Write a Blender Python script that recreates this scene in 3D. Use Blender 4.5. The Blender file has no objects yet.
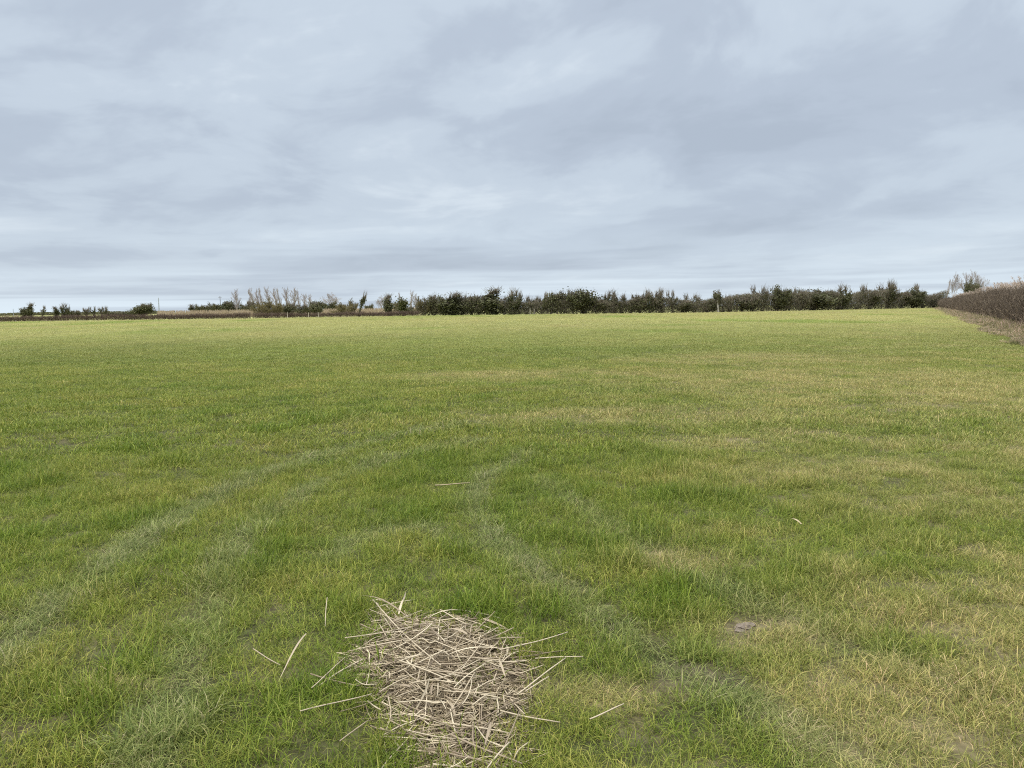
import bpy, math, random
import numpy as np
from mathutils import Matrix, Vector

R = math.radians
sc = bpy.context.scene
COL = sc.collection

# ------------------------------------------------------------------ camera
CAM_H, PITCH, ROLL, F = 1.6, 5.62, -0.73, 769.0
cam_d = bpy.data.cameras.new('camera')
cam_d.sensor_fit = 'HORIZONTAL'; cam_d.sensor_width = 36.0
cam_d.lens = 36.0 * F / 1024.0
cam_d.clip_start, cam_d.clip_end = 0.05, 20000
cam = bpy.data.objects.new('camera', cam_d); COL.objects.link(cam)
CAMROT = Matrix.Rotation(R(90 - PITCH), 3, 'X') @ Matrix.Rotation(R(ROLL), 3, 'Z')
cam.matrix_world = Matrix.Translation((0, 0, CAM_H)) @ CAMROT.to_4x4()
sc.camera = cam

# ------------------------------------------------------------------ world, sun, exposure
SUN_EL, SUN_AZ = 48.0, -130.0          # azimuth from +Y (view direction), clockwise positive
world = bpy.data.worlds.new('World'); sc.world = world; world.use_nodes = True
nt = world.node_tree; nt.nodes.clear()
def N(tree, typ, **kw):
    n = tree.nodes.new(typ)
    for k, v in kw.items(): setattr(n, k, v)
    return n
def math_node(tree, op, a, b=None, c=None, clamp=False):
    n = N(tree, 'ShaderNodeMath', operation=op, use_clamp=clamp)
    for i, v in enumerate((a, b, c)):
        if v is None: continue
        if isinstance(v, (int, float)): n.inputs[i].default_value = v
        else: tree.links.new(v, n.inputs[i])
    return n.outputs[0]
def ramp(tree, fac, stops, interp='LINEAR'):
    n = N(tree, 'ShaderNodeValToRGB'); e = n.color_ramp.elements
    n.color_ramp.interpolation = interp
    while len(e) > 1: e.remove(e[0])
    for i, (p, c) in enumerate(stops):
        el = e[0] if i == 0 else e.new(p)
        el.position = p
        el.color = (c[0], c[1], c[2], 1) if not isinstance(c, (int, float)) else (c, c, c, 1)
    tree.links.new(fac, n.inputs[0]); return n.outputs[0]
sky = N(nt, 'ShaderNodeTexSky'); sky.sky_type = 'NISHITA'; sky.sun_disc = False
sky.sun_elevation = R(SUN_EL); sky.sun_rotation = R(SUN_AZ)
bg1 = N(nt, 'ShaderNodeBackground'); bg1.inputs[1].default_value = 0.06
nt.links.new(sky.outputs[0], bg1.inputs[0])
tc = N(nt, 'ShaderNodeTexCoord'); sep = N(nt, 'ShaderNodeSeparateXYZ')
nt.links.new(tc.outputs['Generated'], sep.inputs[0])
zz = math_node(nt, 'MAXIMUM', sep.outputs[2], 0.0)
lz = math_node(nt, 'MULTIPLY', math_node(nt, 'LOGARITHM', math_node(nt, 'ADD', zz, 0.07), 2.71828), 0.30)
lz = math_node(nt, 'ADD', lz, math_node(nt, 'MULTIPLY', math_node(nt, 'MULTIPLY', sep.outputs[0], zz), -0.38))
comb = N(nt, 'ShaderNodeCombineXYZ'); nt.links.new(sep.outputs[0], comb.inputs[0]); nt.links.new(sep.outputs[1], comb.inputs[1]); nt.links.new(lz, comb.inputs[2])
def wnoise(scale, detail, rough, dist, off, stretch=(1, 1, 1), rot=0):
    m = N(nt, 'ShaderNodeMapping'); m.inputs['Location'].default_value = off
    m.inputs['Scale'].default_value = stretch; m.inputs['Rotation'].default_value = (0, 0, R(rot))
    nt.links.new(comb.outputs[0], m.inputs[0])
    n = N(nt, 'ShaderNodeTexNoise'); n.inputs['Scale'].default_value = scale
    n.inputs['Detail'].default_value = detail; n.inputs['Roughness'].default_value = rough
    n.inputs['Distortion'].default_value = dist
    nt.links.new(m.outputs[0], n.inputs['Vector']); return n.outputs[0]
OFF = (11.9, 29.7)
n1 = wnoise(2.4, 2, 0.5, 0.3, (3.1 + OFF[0], 1.7 + OFF[1], 0), (0.8, 0.8, 2.6))
n2 = wnoise(5.5, 5, 0.55, 0.5, (8.4 + OFF[0], 2.2 + OFF[1], 0), (0.8, 0.8, 1.9))
n3 = wnoise(15, 4, 0.55, 0.5, (1.4, 5.2, 0), (0.8, 0.8, 1.6))
mix = math_node(nt, 'ADD', math_node(nt, 'MULTIPLY', n1, 0.44), math_node(nt, 'MULTIPLY', n2, 0.44))
mix = math_node(nt, 'ADD', mix, math_node(nt, 'MULTIPLY', n3, 0.12))
cl = ramp(nt, mix, [(0.37, (.445, .515, .615)), (0.45, (.495, .57, .675)), (0.53, (.58, .665, .765)), (0.62, (.70, .785, .87))], 'EASE')
# thin bright breaks in the cloud low over the horizon
low = ramp(nt, zz, [(0.0, 1.0), (0.025, 0.75), (0.06, 0.30), (0.14, 0.0)], 'EASE')
brk = ramp(nt, wnoise(4.0, 4, 0.5, 0.3, (2.3 + OFF[0], 9.1 + OFF[1], 0), (0.5, 0.5, 4.5)), [(0.42, 0.0), (0.60, 1.0)], 'EASE')
lowf = math_node(nt, 'MULTIPLY', low, math_node(nt, 'MULTIPLY_ADD', brk, 0.75, 0.25))
mx = N(nt, 'ShaderNodeMix', data_type='RGBA'); mx.inputs['B'].default_value = (.80, .92, 1.02, 1)
nt.links.new(lowf, mx.inputs['Factor']); nt.links.new(cl, mx.inputs['A'])
# the overcast dome is brightest overhead
zen = ramp(nt, zz, [(0.0, 0.0), (0.38, 0.02), (0.75, 0.75), (1.0, 1.0)])
zs = math_node(nt, 'MULTIPLY_ADD', zen, 2.5, 0.70)
bg2 = N(nt, 'ShaderNodeBackground'); mz = N(nt, 'ShaderNodeMix', data_type='RGBA'); mz.inputs['B'].default_value = (.74, .75, .76, 1)
nt.links.new(zen, mz.inputs['Factor']); nt.links.new(mx.outputs['Result'], mz.inputs['A'])
nt.links.new(mz.outputs['Result'], bg2.inputs[0]); nt.links.new(zs, bg2.inputs[1])
ms = N(nt, 'ShaderNodeMixShader'); ms.inputs[0].default_value = 0.93
nt.links.new(bg1.outputs[0], ms.inputs[1]); nt.links.new(bg2.outputs[0], ms.inputs[2])
wo = N(nt, 'ShaderNodeOutputWorld'); nt.links.new(ms.outputs[0], wo.inputs[0])

sun_d = bpy.data.lights.new('sun', 'SUN'); sun_d.energy = 1.5; sun_d.angle = R(14); sun_d.color = (1, .96, .9)
sun = bpy.data.objects.new('sun', sun_d); COL.objects.link(sun)
az = R(SUN_AZ); el = R(SUN_EL)
sdir = Vector((math.sin(az) * math.cos(el), math.cos(az) * math.cos(el), math.sin(el)))
sun.rotation_euler = (-sdir).to_track_quat('-Z', 'Y').to_euler()

vs = sc.view_settings
vs.view_transform = 'Standard'; vs.look = 'None'; vs.gamma = 1; vs.use_curve_mapping = False; vs.exposure = 0.5
sc.cycles.max_bounces = 6; sc.cycles.diffuse_bounces = 3; sc.cycles.transmission_bounces = 3
sc.cycles.use_denoising = False          # the denoiser smears the grass blades
sc.cycles.filter_width = 1.05

# ------------------------------------------------------------------ helpers
rng = np.random.default_rng(11)
random.seed(5)

def hash2(ix, iy, seed):
    h = (ix.astype(np.int64) * 374761393 + iy.astype(np.int64) * 668265263 + seed * 974634777) & 0x7fffffff
    h = ((h ^ (h >> 13)) * 1274126177) & 0x7fffffff
    h = h ^ (h >> 16)
    return (h & 0xffff) / 65535.0
def vnoise(x, y, s=1.0, seed=0):
    x = np.asarray(x, float) / s + 1000; y = np.asarray(y, float) / s + 1000
    ix = np.floor(x); iy = np.floor(y); fx = x - ix; fy = y - iy
    fx = fx * fx * (3 - 2 * fx); fy = fy * fy * (3 - 2 * fy)
    a = hash2(ix, iy, seed); b = hash2(ix + 1, iy, seed); c = hash2(ix, iy + 1, seed); d = hash2(ix + 1, iy + 1, seed)
    return (a * (1 - fx) + b * fx) * (1 - fy) + (c * (1 - fx) + d * fx) * fy
def fbm(x, y, s, seed=0, oct=3, g=0.5):
    t = 0; a = 1; n = 0
    for k in range(oct):
        t = t + a * vnoise(x, y, s / 2 ** k, seed + 17 * k); n += a; a *= g
    return t / n
def sstep(a, b, x):
    t = np.clip((np.asarray(x, float) - a) / (b - a), 0, 1); return t * t * (3 - 2 * t)

def ground_at(px, py, z=0.0):
    d = CAMROT @ Vector(((px - 512) / F, (384 - py) / F, -1))
    t = (z - CAM_H) / d.z
    return Vector((d.x * t, d.y * t, z))
def col_at(px, Y):
    """ground point at distance Y ahead, in the column of the photograph given by px"""
    d = CAMROT @ Vector(((px - 512) / F, (384 - 308) / F, -1))
    return Vector((d.x / d.y * Y, Y, 0))

def gz(x, y):
    x = np.asarray(x, float); y = np.asarray(y, float)
    near = sstep(60, 8, y)
    z = (fbm(x, y, 1.1, 3) - .5) * 0.05 * near + (fbm(x, y, 14, 5) - .5) * 0.10
    return z
def gz1(x, y): return float(gz(np.array([x]), np.array([y]))[0])

def tag(o, label, cat, group=None, kind=None):
    if label: o['label'] = label
    if cat: o['category'] = cat
    if group: o['group'] = group
    if kind: o['kind'] = kind
    return o
def new_mesh(name, verts, faces_flat, sizes, mat, smooth=False):
    me = bpy.data.meshes.new(name)
    verts = np.asarray(verts, np.float32)
    me.vertices.add(len(verts)); me.vertices.foreach_set('co', verts.ravel())
    faces_flat = np.asarray(faces_flat, np.int32).ravel()
    sizes = np.asarray(sizes, np.int32)
    me.loops.add(len(faces_flat)); me.loops.foreach_set('vertex_index', faces_flat)
    me.polygons.add(len(sizes))
    st = np.concatenate([[0], np.cumsum(sizes)[:-1]]).astype(np.int32)
    me.polygons.foreach_set('loop_start', st); me.polygons.foreach_set('loop_total', sizes)
    if smooth: me.polygons.foreach_set('use_smooth', np.ones(len(sizes), bool))
    me.update(calc_edges=True)
    if mat: me.materials.append(mat)
    return me
def obj(name, me, parent=None, link=True):
    o = bpy.data.objects.new(name, me)
    if parent: o.parent = parent
    if link: COL.objects.link(o)
    return o
def basis(d):
    d = d / np.maximum(np.linalg.norm(d, axis=1, keepdims=True), 1e-9)
    ref = np.where(np.abs(d[:, 2:3]) < .9, np.array([[0, 0, 1.]]), np.array([[1., 0, 0]]))
    a = np.cross(d, ref); a /= np.linalg.norm(a, axis=1, keepdims=True)
    return d, a, np.cross(d, a)
def sticks(p0, p1, r0, r1, sides=3):
    """tapered prisms, vectorised: returns verts, faces, sizes"""
    p0 = np.asarray(p0, float); p1 = np.asarray(p1, float); n = len(p0)
    r0 = np.broadcast_to(np.asarray(r0, float), (n,)); r1 = np.broadcast_to(np.asarray(r1, float), (n,))
    d, a, b = basis(p1 - p0)
    ang = np.arange(sides) * 2 * np.pi / sides
    ring = a[:, None, :] * np.cos(ang)[None, :, None] + b[:, None, :] * np.sin(ang)[None, :, None]
    v = np.concatenate([p0[:, None] + ring * r0[:, None, None], p1[:, None] + ring * r1[:, None, None]], 1).reshape(-1, 3)
    base = (np.arange(n) * 2 * sides)[:, None, None]
    k = np.arange(sides); k2 = (k + 1) % sides
    q = np.stack([k, k2, k2 + sides, k + sides], 1)[None] + base
    return v, q.reshape(-1, 4), np.full(n * sides, 4)
def quads(c, w, h, up=None, rg=rng):
    """randomly turned leaf faces"""
    n = len(c); d = rg.normal(size=(n, 3)) if up is None else up
    d, a, b = basis(d)
    w = np.broadcast_to(w, (n,))[:, None]; h = np.broadcast_to(h, (n,))[:, None]
    v = np.stack([c - a * w, c - b * h * .6 + a * w * .1, c + a * w, c + b * h], 1).reshape(-1, 3)
    f = np.arange(n * 4).reshape(-1, 4)
    return v, f, np.full(n, 4)
def join(*parts):
    V, Fc, S, off = [], [], [], 0
    for v, f, s in parts:
        V.append(v); Fc.append(np.asarray(f).ravel() + off); S.append(s); off += len(v)
    return np.concatenate(V), np.concatenate(Fc), np.concatenate(S)

# ------------------------------------------------------------------ materials
def mat_base(name):
    m = bpy.data.materials.new(name); m.use_nodes = True
    t = m.node_tree; t.nodes.clear()
    o = N(t, 'ShaderNodeOutputMaterial'); return m, t, o
def plain(name, stops, rough=.8, trans=0.0, bump=0, spec=.25, objrand=.0, noise=None):
    """colour runs over `stops` by island random (+object random), optional translucency"""
    m, t, o = mat_base(name)
    g = N(t, 'ShaderNodeNewGeometry'); fac = g.outputs['Random Per Island']
    if objrand:
        oi = N(t, 'ShaderNodeObjectInfo')
        fac = math_node(t, 'ADD', math_node(t, 'MULTIPLY', fac, 1 - objrand), math_node(t, 'MULTIPLY', oi.outputs['Random'], objrand))
    if noise:
        tcn = N(t, 'ShaderNodeNewGeometry'); nn = N(t, 'ShaderNodeTexNoise'); nn.inputs['Scale'].default_value = noise
        nn.inputs['Detail'].default_value = 4
        t.links.new(tcn.outputs['Position'], nn.inputs['Vector'])
        fac = math_node(t, 'ADD', math_node(t, 'MULTIPLY', fac, .5), math_node(t, 'MULTIPLY_ADD', nn.outputs[0], 1.4, -.45), clamp=True)
    c = ramp(t, fac, stops)
    p = N(t, 'ShaderNodeBsdfPrincipled'); p.inputs['Roughness'].default_value = rough
    p.inputs['Specular IOR Level'].default_value = spec
    t.links.new(c, p.inputs['Base Color'])
    out = p.outputs[0]
    if trans:
        tr = N(t, 'ShaderNodeBsdfTranslucent'); t.links.new(c, tr.inputs[0])
        mm = N(t, 'ShaderNodeMixShader'); mm.inputs[0].default_value = trans
        t.links.new(out, mm.inputs[1]); t.links.new(tr.outputs[0], mm.inputs[2]); out = mm.outputs[0]
    t.links.new(out, o.inputs[0]); return m
M_BARK = plain('bark', [(0, (.075, .06, .045)), (1, (.14, .115, .09))], .9, objrand=.3)
M_TWIG = plain('twig_dark', [(0, (.11, .094, .068)), (.6, (.18, .152, .11)), (1, (.245, .21, .155))], .9, objrand=.35)
M_TWIG_OLIVE = plain('twig_olive', [(0, (.13, .11, .05)), (1, (.22, .185, .095))], .9, objrand=.3)
M_TWIG_GREY = plain('twig_grey', [(0, (.26, .225, .21)), (1, (.42, .37, .35))], .9, objrand=.3)
M_PALE = plain('pale_bark', [(0, (.40, .37, .30)), (1, (.52, .48, .40))], .9)
M_IVY = plain('ivy', [(0, (.062, .066, .030)), (.6, (.10, .104, .050)), (1, (.17, .16, .082))], .6, trans=.15, objrand=.35, spec=.12)
M_IVY_OLIVE = plain('ivy_olive', [(0, (.05, .06, .016)), (1, (.12, .12, .04))], .5, trans=.15, objrand=.3)
M_HEDGE = plain('hedge_twig', [(0, (.052, .040, .028)), (.5, (.115, .088, .064)), (.85, (.19, .15, .108)), (1, (.34, .28, .20))], .9, noise=.7)
M_HEDGE_LOW = plain('hedge_low_twig', [(0, (.085, .06, .045)), (1, (.17, .12, .09))], .9, noise=.2)
M_REED = plain('reed', [(0, (.30, .225, .15)), (.6, (.42, .33, .23)), (1, (.52, .43, .32))], .8, trans=.15, noise=.12)
M_PLUME = plain('reed_plume', [(0, (.42, .33, .26)), (1, (.62, .52, .44))], .9, trans=.25)
M_STRAW = plain('straw', [(0, (.11, .082, .054)), (.25, (.24, .187, .124)), (.5, (.36, .295, .20)), (.8, (.47, .395, .275)), (1, (.60, .515, .36))], .6, objrand=.8, spec=.25)
M_STRAW_LOW = plain('straw_litter', [(0, (.07, .052, .034)), (.3, (.20, .153, .095)), (.65, (.39, .315, .20)), (1, (.55, .46, .31))], .75, spec=.2)
M_SOIL = plain('soil', [(0, (.10, .078, .058)), (1, (.27, .225, .175))], .95, noise=60)
M_METAL = plain('grey_metal', [(0, (.30, .32, .34)), (1, (.34, .36, .38))], .6)
M_POST = plain('weathered_post', [(0, (.40, .35, .28)), (1, (.52, .47, .39))], .9)

# ------------------------------------------------------------------ field colour and growth maps (world space)
def poly_dist(x, y, pts):
    best = np.full(np.shape(x), 1e9)
    for (ax, ay), (bx, by) in zip(pts[:-1], pts[1:]):
        dx, dy = bx - ax, by - ay; L2 = dx * dx + dy * dy + 1e-9
        t = np.clip(((x - ax) * dx + (y - ay) * dy) / L2, 0, 1)
        best = np.minimum(best, np.hypot(x - ax - t * dx, y - ay - t * dy))
    return best
def ground_poly(pp):
    return [tuple(ground_at(a, b)[:2]) for a, b in pp]
TRACKS = [(ground_poly([(-90, 720), (0, 652), (95, 578), (175, 518), (265, 472), (370, 441), (480, 421)]), .15, 1.0),
          (ground_poly([(150, 790), (185, 680), (215, 590), (250, 530), (310, 488), (390, 458), (480, 440)]), .14, .85),
          (ground_poly([(530, 452), (484, 478), (472, 505), (500, 545), (560, 592), (630, 645), (720, 690), (850, 768)]), .12, 1.0),
          (ground_poly([(540, 480), (600, 520), (680, 570), (790, 622), (960, 690)]), .12, .6),
          (ground_poly([(325, 560), (375, 530), (420, 528), (470, 545)]), .11, .8)]
HEAP = ground_at(446, 686); HEAP_RX, HEAP_RY = .38, .58
HEAP_OUT = [tuple(ground_at(a, b)[:2]) for a, b in [(380, 606), (412, 624), (440, 614), (472, 622), (496, 636), (520, 648), (528, 672), (524, 705), (518, 740), (506, 776), (466, 800), (424, 786), (402, 744), (376, 706), (352, 684), (348, 664), (374, 642)]]
def in_heap(x, y):
    c = np.zeros(np.shape(x), bool); n = len(HEAP_OUT)
    for i in range(n):
        (ax, ay), (bx, by) = HEAP_OUT[i], HEAP_OUT[(i + 1) % n]
        c ^= ((ay > y) != (by > y)) & (x < (bx - ax) * (y - ay) / (by - ay + 1e-12) + ax)
    return c
def heap_in(x, y):
    d = poly_dist(x, y, HEAP_OUT + HEAP_OUT[:1]); return np.where(in_heap(x, y), d, -d)
BARE = [(ground_at(740, 625), .12, .07), (ground_at(690, 680), .20, .10), (ground_at(800, 617), .10, .06), (ground_at(345, 551), .10, .07),
        (ground_at(640, 738), .09, .06), (ground_at(985, 620), .14, .08), (ground_at(300, 545), .07, .05)]
DRYSPOT = [(920, 735, .45, .25), (870, 468, 1.2, .8), (810, 378, 5, 3.2), (760, 360, 4, 3.0), (640, 415, 2.6, 1.0), (905, 395, 4, 2.2), (540, 375, 3, 1.5), (780, 440, 1.6, .7),
           (960, 450, 1.6, .9), (700, 560, .5, .25), (620, 690, .3, .2), (760, 640, .45, .25), (980, 500, .9, .5), (120, 690, .15, .08)]
DRYSPOT = [(ground_at(a, b), rx, ry) for a, b, rx, ry in DRYSPOT]
LUSH = [(415, 515, .7, .6), (560, 540, .8, .5), (800, 745, .35, .18), (700, 600, .4, .25), (560, 455, 1.8, .9), (860, 428, 2.2, 1.0), (150, 720, .35, .22), (300, 720, .3, .2), (610, 350, 5, 2)]
LUSH = [(ground_at(a, b), rx, ry) for a, b, rx, ry in LUSH]
def spot(x, y, lst, seed):
    v = np.zeros(np.shape(x)); w = .5 + 1.0 * fbm(x, y, .8, seed)
    for c, rx, ry in lst:
        q = np.hypot((x - c.x) / rx, (y - c.y) / ry) * w
        v = np.maximum(v, sstep(1.7, .3, q))
    return v
def fields(x, y):
    x = np.asarray(x, float); y = np.asarray(y, float)
    tr = np.zeros(np.shape(x)); wob = .6 + .9 * fbm(x, y, .45, 31)
    for pts, w, s in TRACKS:
        d = poly_dist(x, y, pts)
        tr = np.maximum(tr, s * sstep(1.5, .4, d / w * wob))
    tr *= sstep(26, 12, y) * sstep(.0, .42, fbm(x, y, .28, 33, 2))
    az_ = np.arctan2(x, np.maximum(y, .1))
    right = sstep(.02, .5, az_)
    patch = fbm(x, y, 1.5, 41, 4, .7); patch2 = fbm(x, y, 17, 45, 3)
    fine = fbm(x, y, .38, 47, 3)
    dry = sstep(.56, .80, patch * .42 + fine * .35 + .23 * patch2 + .12 * right)
    dry = np.maximum(dry * (.35 + .45 * right), .95 * spot(x, y, DRYSPOT, 51) * sstep(.25, .6, patch * .5 + fine * .5))
    dry = np.clip(dry + .07 * right * sstep(3.5, 9, y), 0, 1)
    lush = np.maximum(sstep(.50, .76, fbm(x, y, .8, 61, 4, .7)) * (1 - .55 * right), .75 * spot(x, y, LUSH, 63) * sstep(.2, .55, fine))
    lush = lush * (1 - dry * .8) * (1 - tr * .8)
    bare = np.maximum(spot(x, y, BARE, 71), .6 * sstep(.76, .86, fbm(x, y, .25, 73) * .8 + .2 * right) * sstep(10, 5, y))
    heap = np.zeros(np.shape(x)); nr = (np.abs(x - HEAP.x) < 1.2) & (np.abs(y - HEAP.y) < 1.5)
    heap[nr] = sstep(-.04, .09, heap_in(x[nr], y[nr]) + .10 * (fbm(x[nr], y[nr], .2, 81) - .5))
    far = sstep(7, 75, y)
    return dict(x=x, y=y, tr=tr, dry=dry, lush=lush, bare=bare, heap=heap, far=far, patch=patch, patch2=patch2, fine=fine)
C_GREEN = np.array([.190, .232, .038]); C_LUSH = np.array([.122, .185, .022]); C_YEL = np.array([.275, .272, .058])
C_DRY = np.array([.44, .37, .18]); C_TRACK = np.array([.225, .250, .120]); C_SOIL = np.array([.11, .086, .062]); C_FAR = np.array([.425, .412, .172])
def mixc(c, d, f): return c + (d - c) * np.clip(f, 0, 1)[..., None]
def grass_tint(f, rnd):
    n = rnd.shape
    c = np.broadcast_to(C_GREEN, n + (3,)).copy()
    c = mixc(c, C_YEL, sstep(.35, .8, f['patch'] * .55 + f['fine'] * .45) * .65)
    c = mixc(c, C_LUSH, f['lush'] * .8)
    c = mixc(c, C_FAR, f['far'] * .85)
    c = mixc(c, C_TRACK, f['tr'] * (.30 + .50 * f['fine']))
    c = mixc(c, C_DRY, f['dry'] * .52)
    mott = fbm(f['x'], f['y'] * .55, 9, 97, 3, .7)
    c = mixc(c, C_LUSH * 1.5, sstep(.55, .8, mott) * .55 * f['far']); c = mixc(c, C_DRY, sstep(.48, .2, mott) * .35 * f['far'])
    c = c * (.80 + .40 * rnd)[..., None] * (.9 + .2 * f['patch2'])[..., None]
    return c

# ------------------------------------------------------------------ ground: one sheet to the horizon
def graded(edges):
    out = []
    for a, b, s in edges: out.append(np.arange(a, b, s))
    return np.concatenate(out)
ypos = np.concatenate([graded([(-40, -4, 4), (-4, 1.5, .5), (1.5, 9, .05), (9, 16, .14), (16, 30, .35), (30, 70, 1.0), (70, 240, 3.0)]), np.geomspace(240, 9000, 34)])
xs = np.concatenate([graded([(0, 3.2, .05), (3.2, 8, .14), (8, 20, .4), (20, 60, 1.2), (60, 180, 4)]), np.geomspace(180, 9000, 30)])
xpos = np.concatenate([-xs[:0:-1], xs])
GX, GY = np.meshgrid(xpos, ypos)
GZ = gz(GX, GY)
f = fields(GX, GY)
FIELD_BACK = 175.0
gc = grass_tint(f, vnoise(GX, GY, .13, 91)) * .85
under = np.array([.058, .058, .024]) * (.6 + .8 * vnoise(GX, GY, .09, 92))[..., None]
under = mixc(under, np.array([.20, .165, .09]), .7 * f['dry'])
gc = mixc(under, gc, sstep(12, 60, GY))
gc = mixc(gc, C_SOIL, f['bare'] * .6 * (.3 + 1.1 * vnoise(GX, GY, .07, 93))); gc = mixc(gc, np.array([.06, .048, .034]), f['heap'] * .95)
thatch = sstep(.45, .7, fbm(GX, GY, .22, 95)) * sstep(20, 6, GY)
gc = mixc(gc, np.array([.15, .12, .065]), thatch * .35)
ny, nx = GX.shape
idx = np.arange(nx * ny).reshape(ny, nx)
fq = np.stack([idx[:-1, :-1], idx[:-1, 1:], idx[1:, 1:], idx[1:, :-1]], -1).reshape(-1, 4)
m_ground, t, o = mat_base('field_ground')
at_ = N(t, 'ShaderNodeAttribute', attribute_name='soil_tint')
ge = N(t, 'ShaderNodeNewGeometry'); nn = N(t, 'ShaderNodeTexNoise'); nn.inputs['Scale'].default_value = 24; nn.inputs['Detail'].default_value = 8
t.links.new(ge.outputs['Position'], nn.inputs['Vector'])
hv = N(t, 'ShaderNodeMix', data_type='RGBA', blend_type='MULTIPLY'); hv.inputs['Factor'].default_value = 1
t.links.new(at_.outputs['Color'], hv.inputs['A'])
t.links.new(ramp(t, nn.outputs[0], [(.3, .6), (.7, 1.35)]), hv.inputs['B'])
pb = N(t, 'ShaderNodeBsdfPrincipled'); pb.inputs['Roughness'].default_value = .95; pb.inputs['Specular IOR Level'].default_value = .1
t.links.new(hv.outputs['Result'], pb.inputs['Base Color'])
bp = N(t, 'ShaderNodeBump'); bp.inputs['Strength'].default_value = .6; bp.inputs['Distance'].default_value = .03
t.links.new(nn.outputs[0], bp.inputs['Height']); t.links.new(bp.outputs[0], pb.inputs['Normal'])
t.links.new(pb.outputs[0], o.inputs[0])
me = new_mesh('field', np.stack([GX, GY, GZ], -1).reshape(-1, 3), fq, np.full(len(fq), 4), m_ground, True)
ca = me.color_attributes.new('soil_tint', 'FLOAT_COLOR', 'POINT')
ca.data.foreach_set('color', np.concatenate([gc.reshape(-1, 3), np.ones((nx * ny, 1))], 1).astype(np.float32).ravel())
field = obj('field', me); tag(field, None, None, kind='structure')

# ------------------------------------------------------------------ grass: tufts of real blades, scattered over the field
def blade_mesh(n, rad, hmin, hmax, wid, lean, curl, rg):
    ang = rg.uniform(0, 2 * np.pi, n); rr = rad * np.sqrt(rg.uniform(0, 1, n))
    base = np.stack([rr * np.cos(ang), rr * np.sin(ang), np.full(n, -.01)], 1)
    L = rg.uniform(hmin, hmax, n); la = rg.uniform(0, 2 * np.pi, n)
    tilt = np.clip(np.abs(rg.normal(lean, .30, n)), 0, 1.5)
    h = np.stack([np.cos(la), np.sin(la), np.zeros(n)], 1); side = np.stack([-np.sin(la), np.cos(la), np.zeros(n)], 1)
    tw = rg.normal(0, .6, n)[:, None]; side = side * np.cos(tw) + h * np.sin(tw)
    w = (wid * rg.uniform(.6, 1.3, n))[:, None]
    p = base; V = []; tl = tilt.copy()
    cr = rg.uniform(.3, 1.2, n) * curl
    for k, (wf, seg) in enumerate([(.8, 0), (1, .36), (.75, .34), (0, .30)]):
        if seg:
            d = h * np.sin(tl)[:, None] + np.array([[0, 0, 1.]]) * np.cos(tl)[:, None]
            p = p + d * (L * seg)[:, None]; p[:, 2] = np.maximum(p[:, 2], .004)
            tl = np.minimum(tl + cr, 2.2)
        if wf: V += [p - side * w * wf * .5, p + side * w * wf * .5]
        else: V += [p]
    v = np.stack(V, 1).reshape(-1, 3)
    b = (np.arange(n) * 7)[:, None]
    f = np.concatenate([b + [0, 1, 3, 2], b + [2, 3, 5, 4], b + [4, 5, 6]], 1).ravel()
    return v, f, np.tile([4, 4, 3], n)
def grass_mat(name, stops):
    m, t, o = mat_base(name)
    at_ = N(t, 'ShaderNodeAttribute', attribute_name='tint', attribute_type='INSTANCER')
    ge = N(t, 'ShaderNodeNewGeometry')
    hs = N(t, 'ShaderNodeMix', data_type='RGBA', blend_type='MULTIPLY'); hs.inputs['Factor'].default_value = 1
    t.links.new(at_.outputs['Color'], hs.inputs['A'])
    t.links.new(ramp(t, ge.outputs['Random Per Island'], stops), hs.inputs['B'])
    df = N(t, 'ShaderNodeBsdfPrincipled'); df.inputs['Roughness'].default_value = .42; df.inputs['Specular IOR Level'].default_value = .14
    tl_ = N(t, 'ShaderNodeBsdfTranslucent')
    t.links.new(hs.outputs['Result'], df.inputs['Base Color']); t.links.new(hs.outputs['Result'], tl_.inputs[0])
    mm = N(t, 'ShaderNodeMixShader'); mm.inputs[0].default_value = .35
    t.links.new(df.outputs[0], mm.inputs[1]); t.links.new(tl_.outputs[0], mm.inputs[2]); t.links.new(mm.outputs[0], o.inputs[0])
    return m
m_grass = grass_mat('grass_blade', [(0, (.42, .50, .38)), (.4, (.85, .90, .75)), (.7, (1.3, 1.25, 1.15)), (.86, (1.75, 1.5, 1.8)), (.93, (1.7, 1.28, 2.1)), (1, (2.1, 1.65, 2.8))])
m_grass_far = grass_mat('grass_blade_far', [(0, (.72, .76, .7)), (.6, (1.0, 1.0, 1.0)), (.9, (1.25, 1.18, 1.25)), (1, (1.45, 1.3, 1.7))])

tufts = bpy.data.collections.new('tuft_kinds')       # source shapes only, not part of the scene
NV = 4
def add_kind(tagname, n, rad, h0, h1, w, lean, curl, mat=None):
    for k in range(NV):
        v, fc, s = blade_mesh(n, rad, h0, h1, w, lean, curl, rng)
        tufts.objects.link(bpy.data.objects.new('tuft_%03d' % len(tufts.objects), new_mesh('tuft', v, fc, s, mat or m_grass)))
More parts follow.
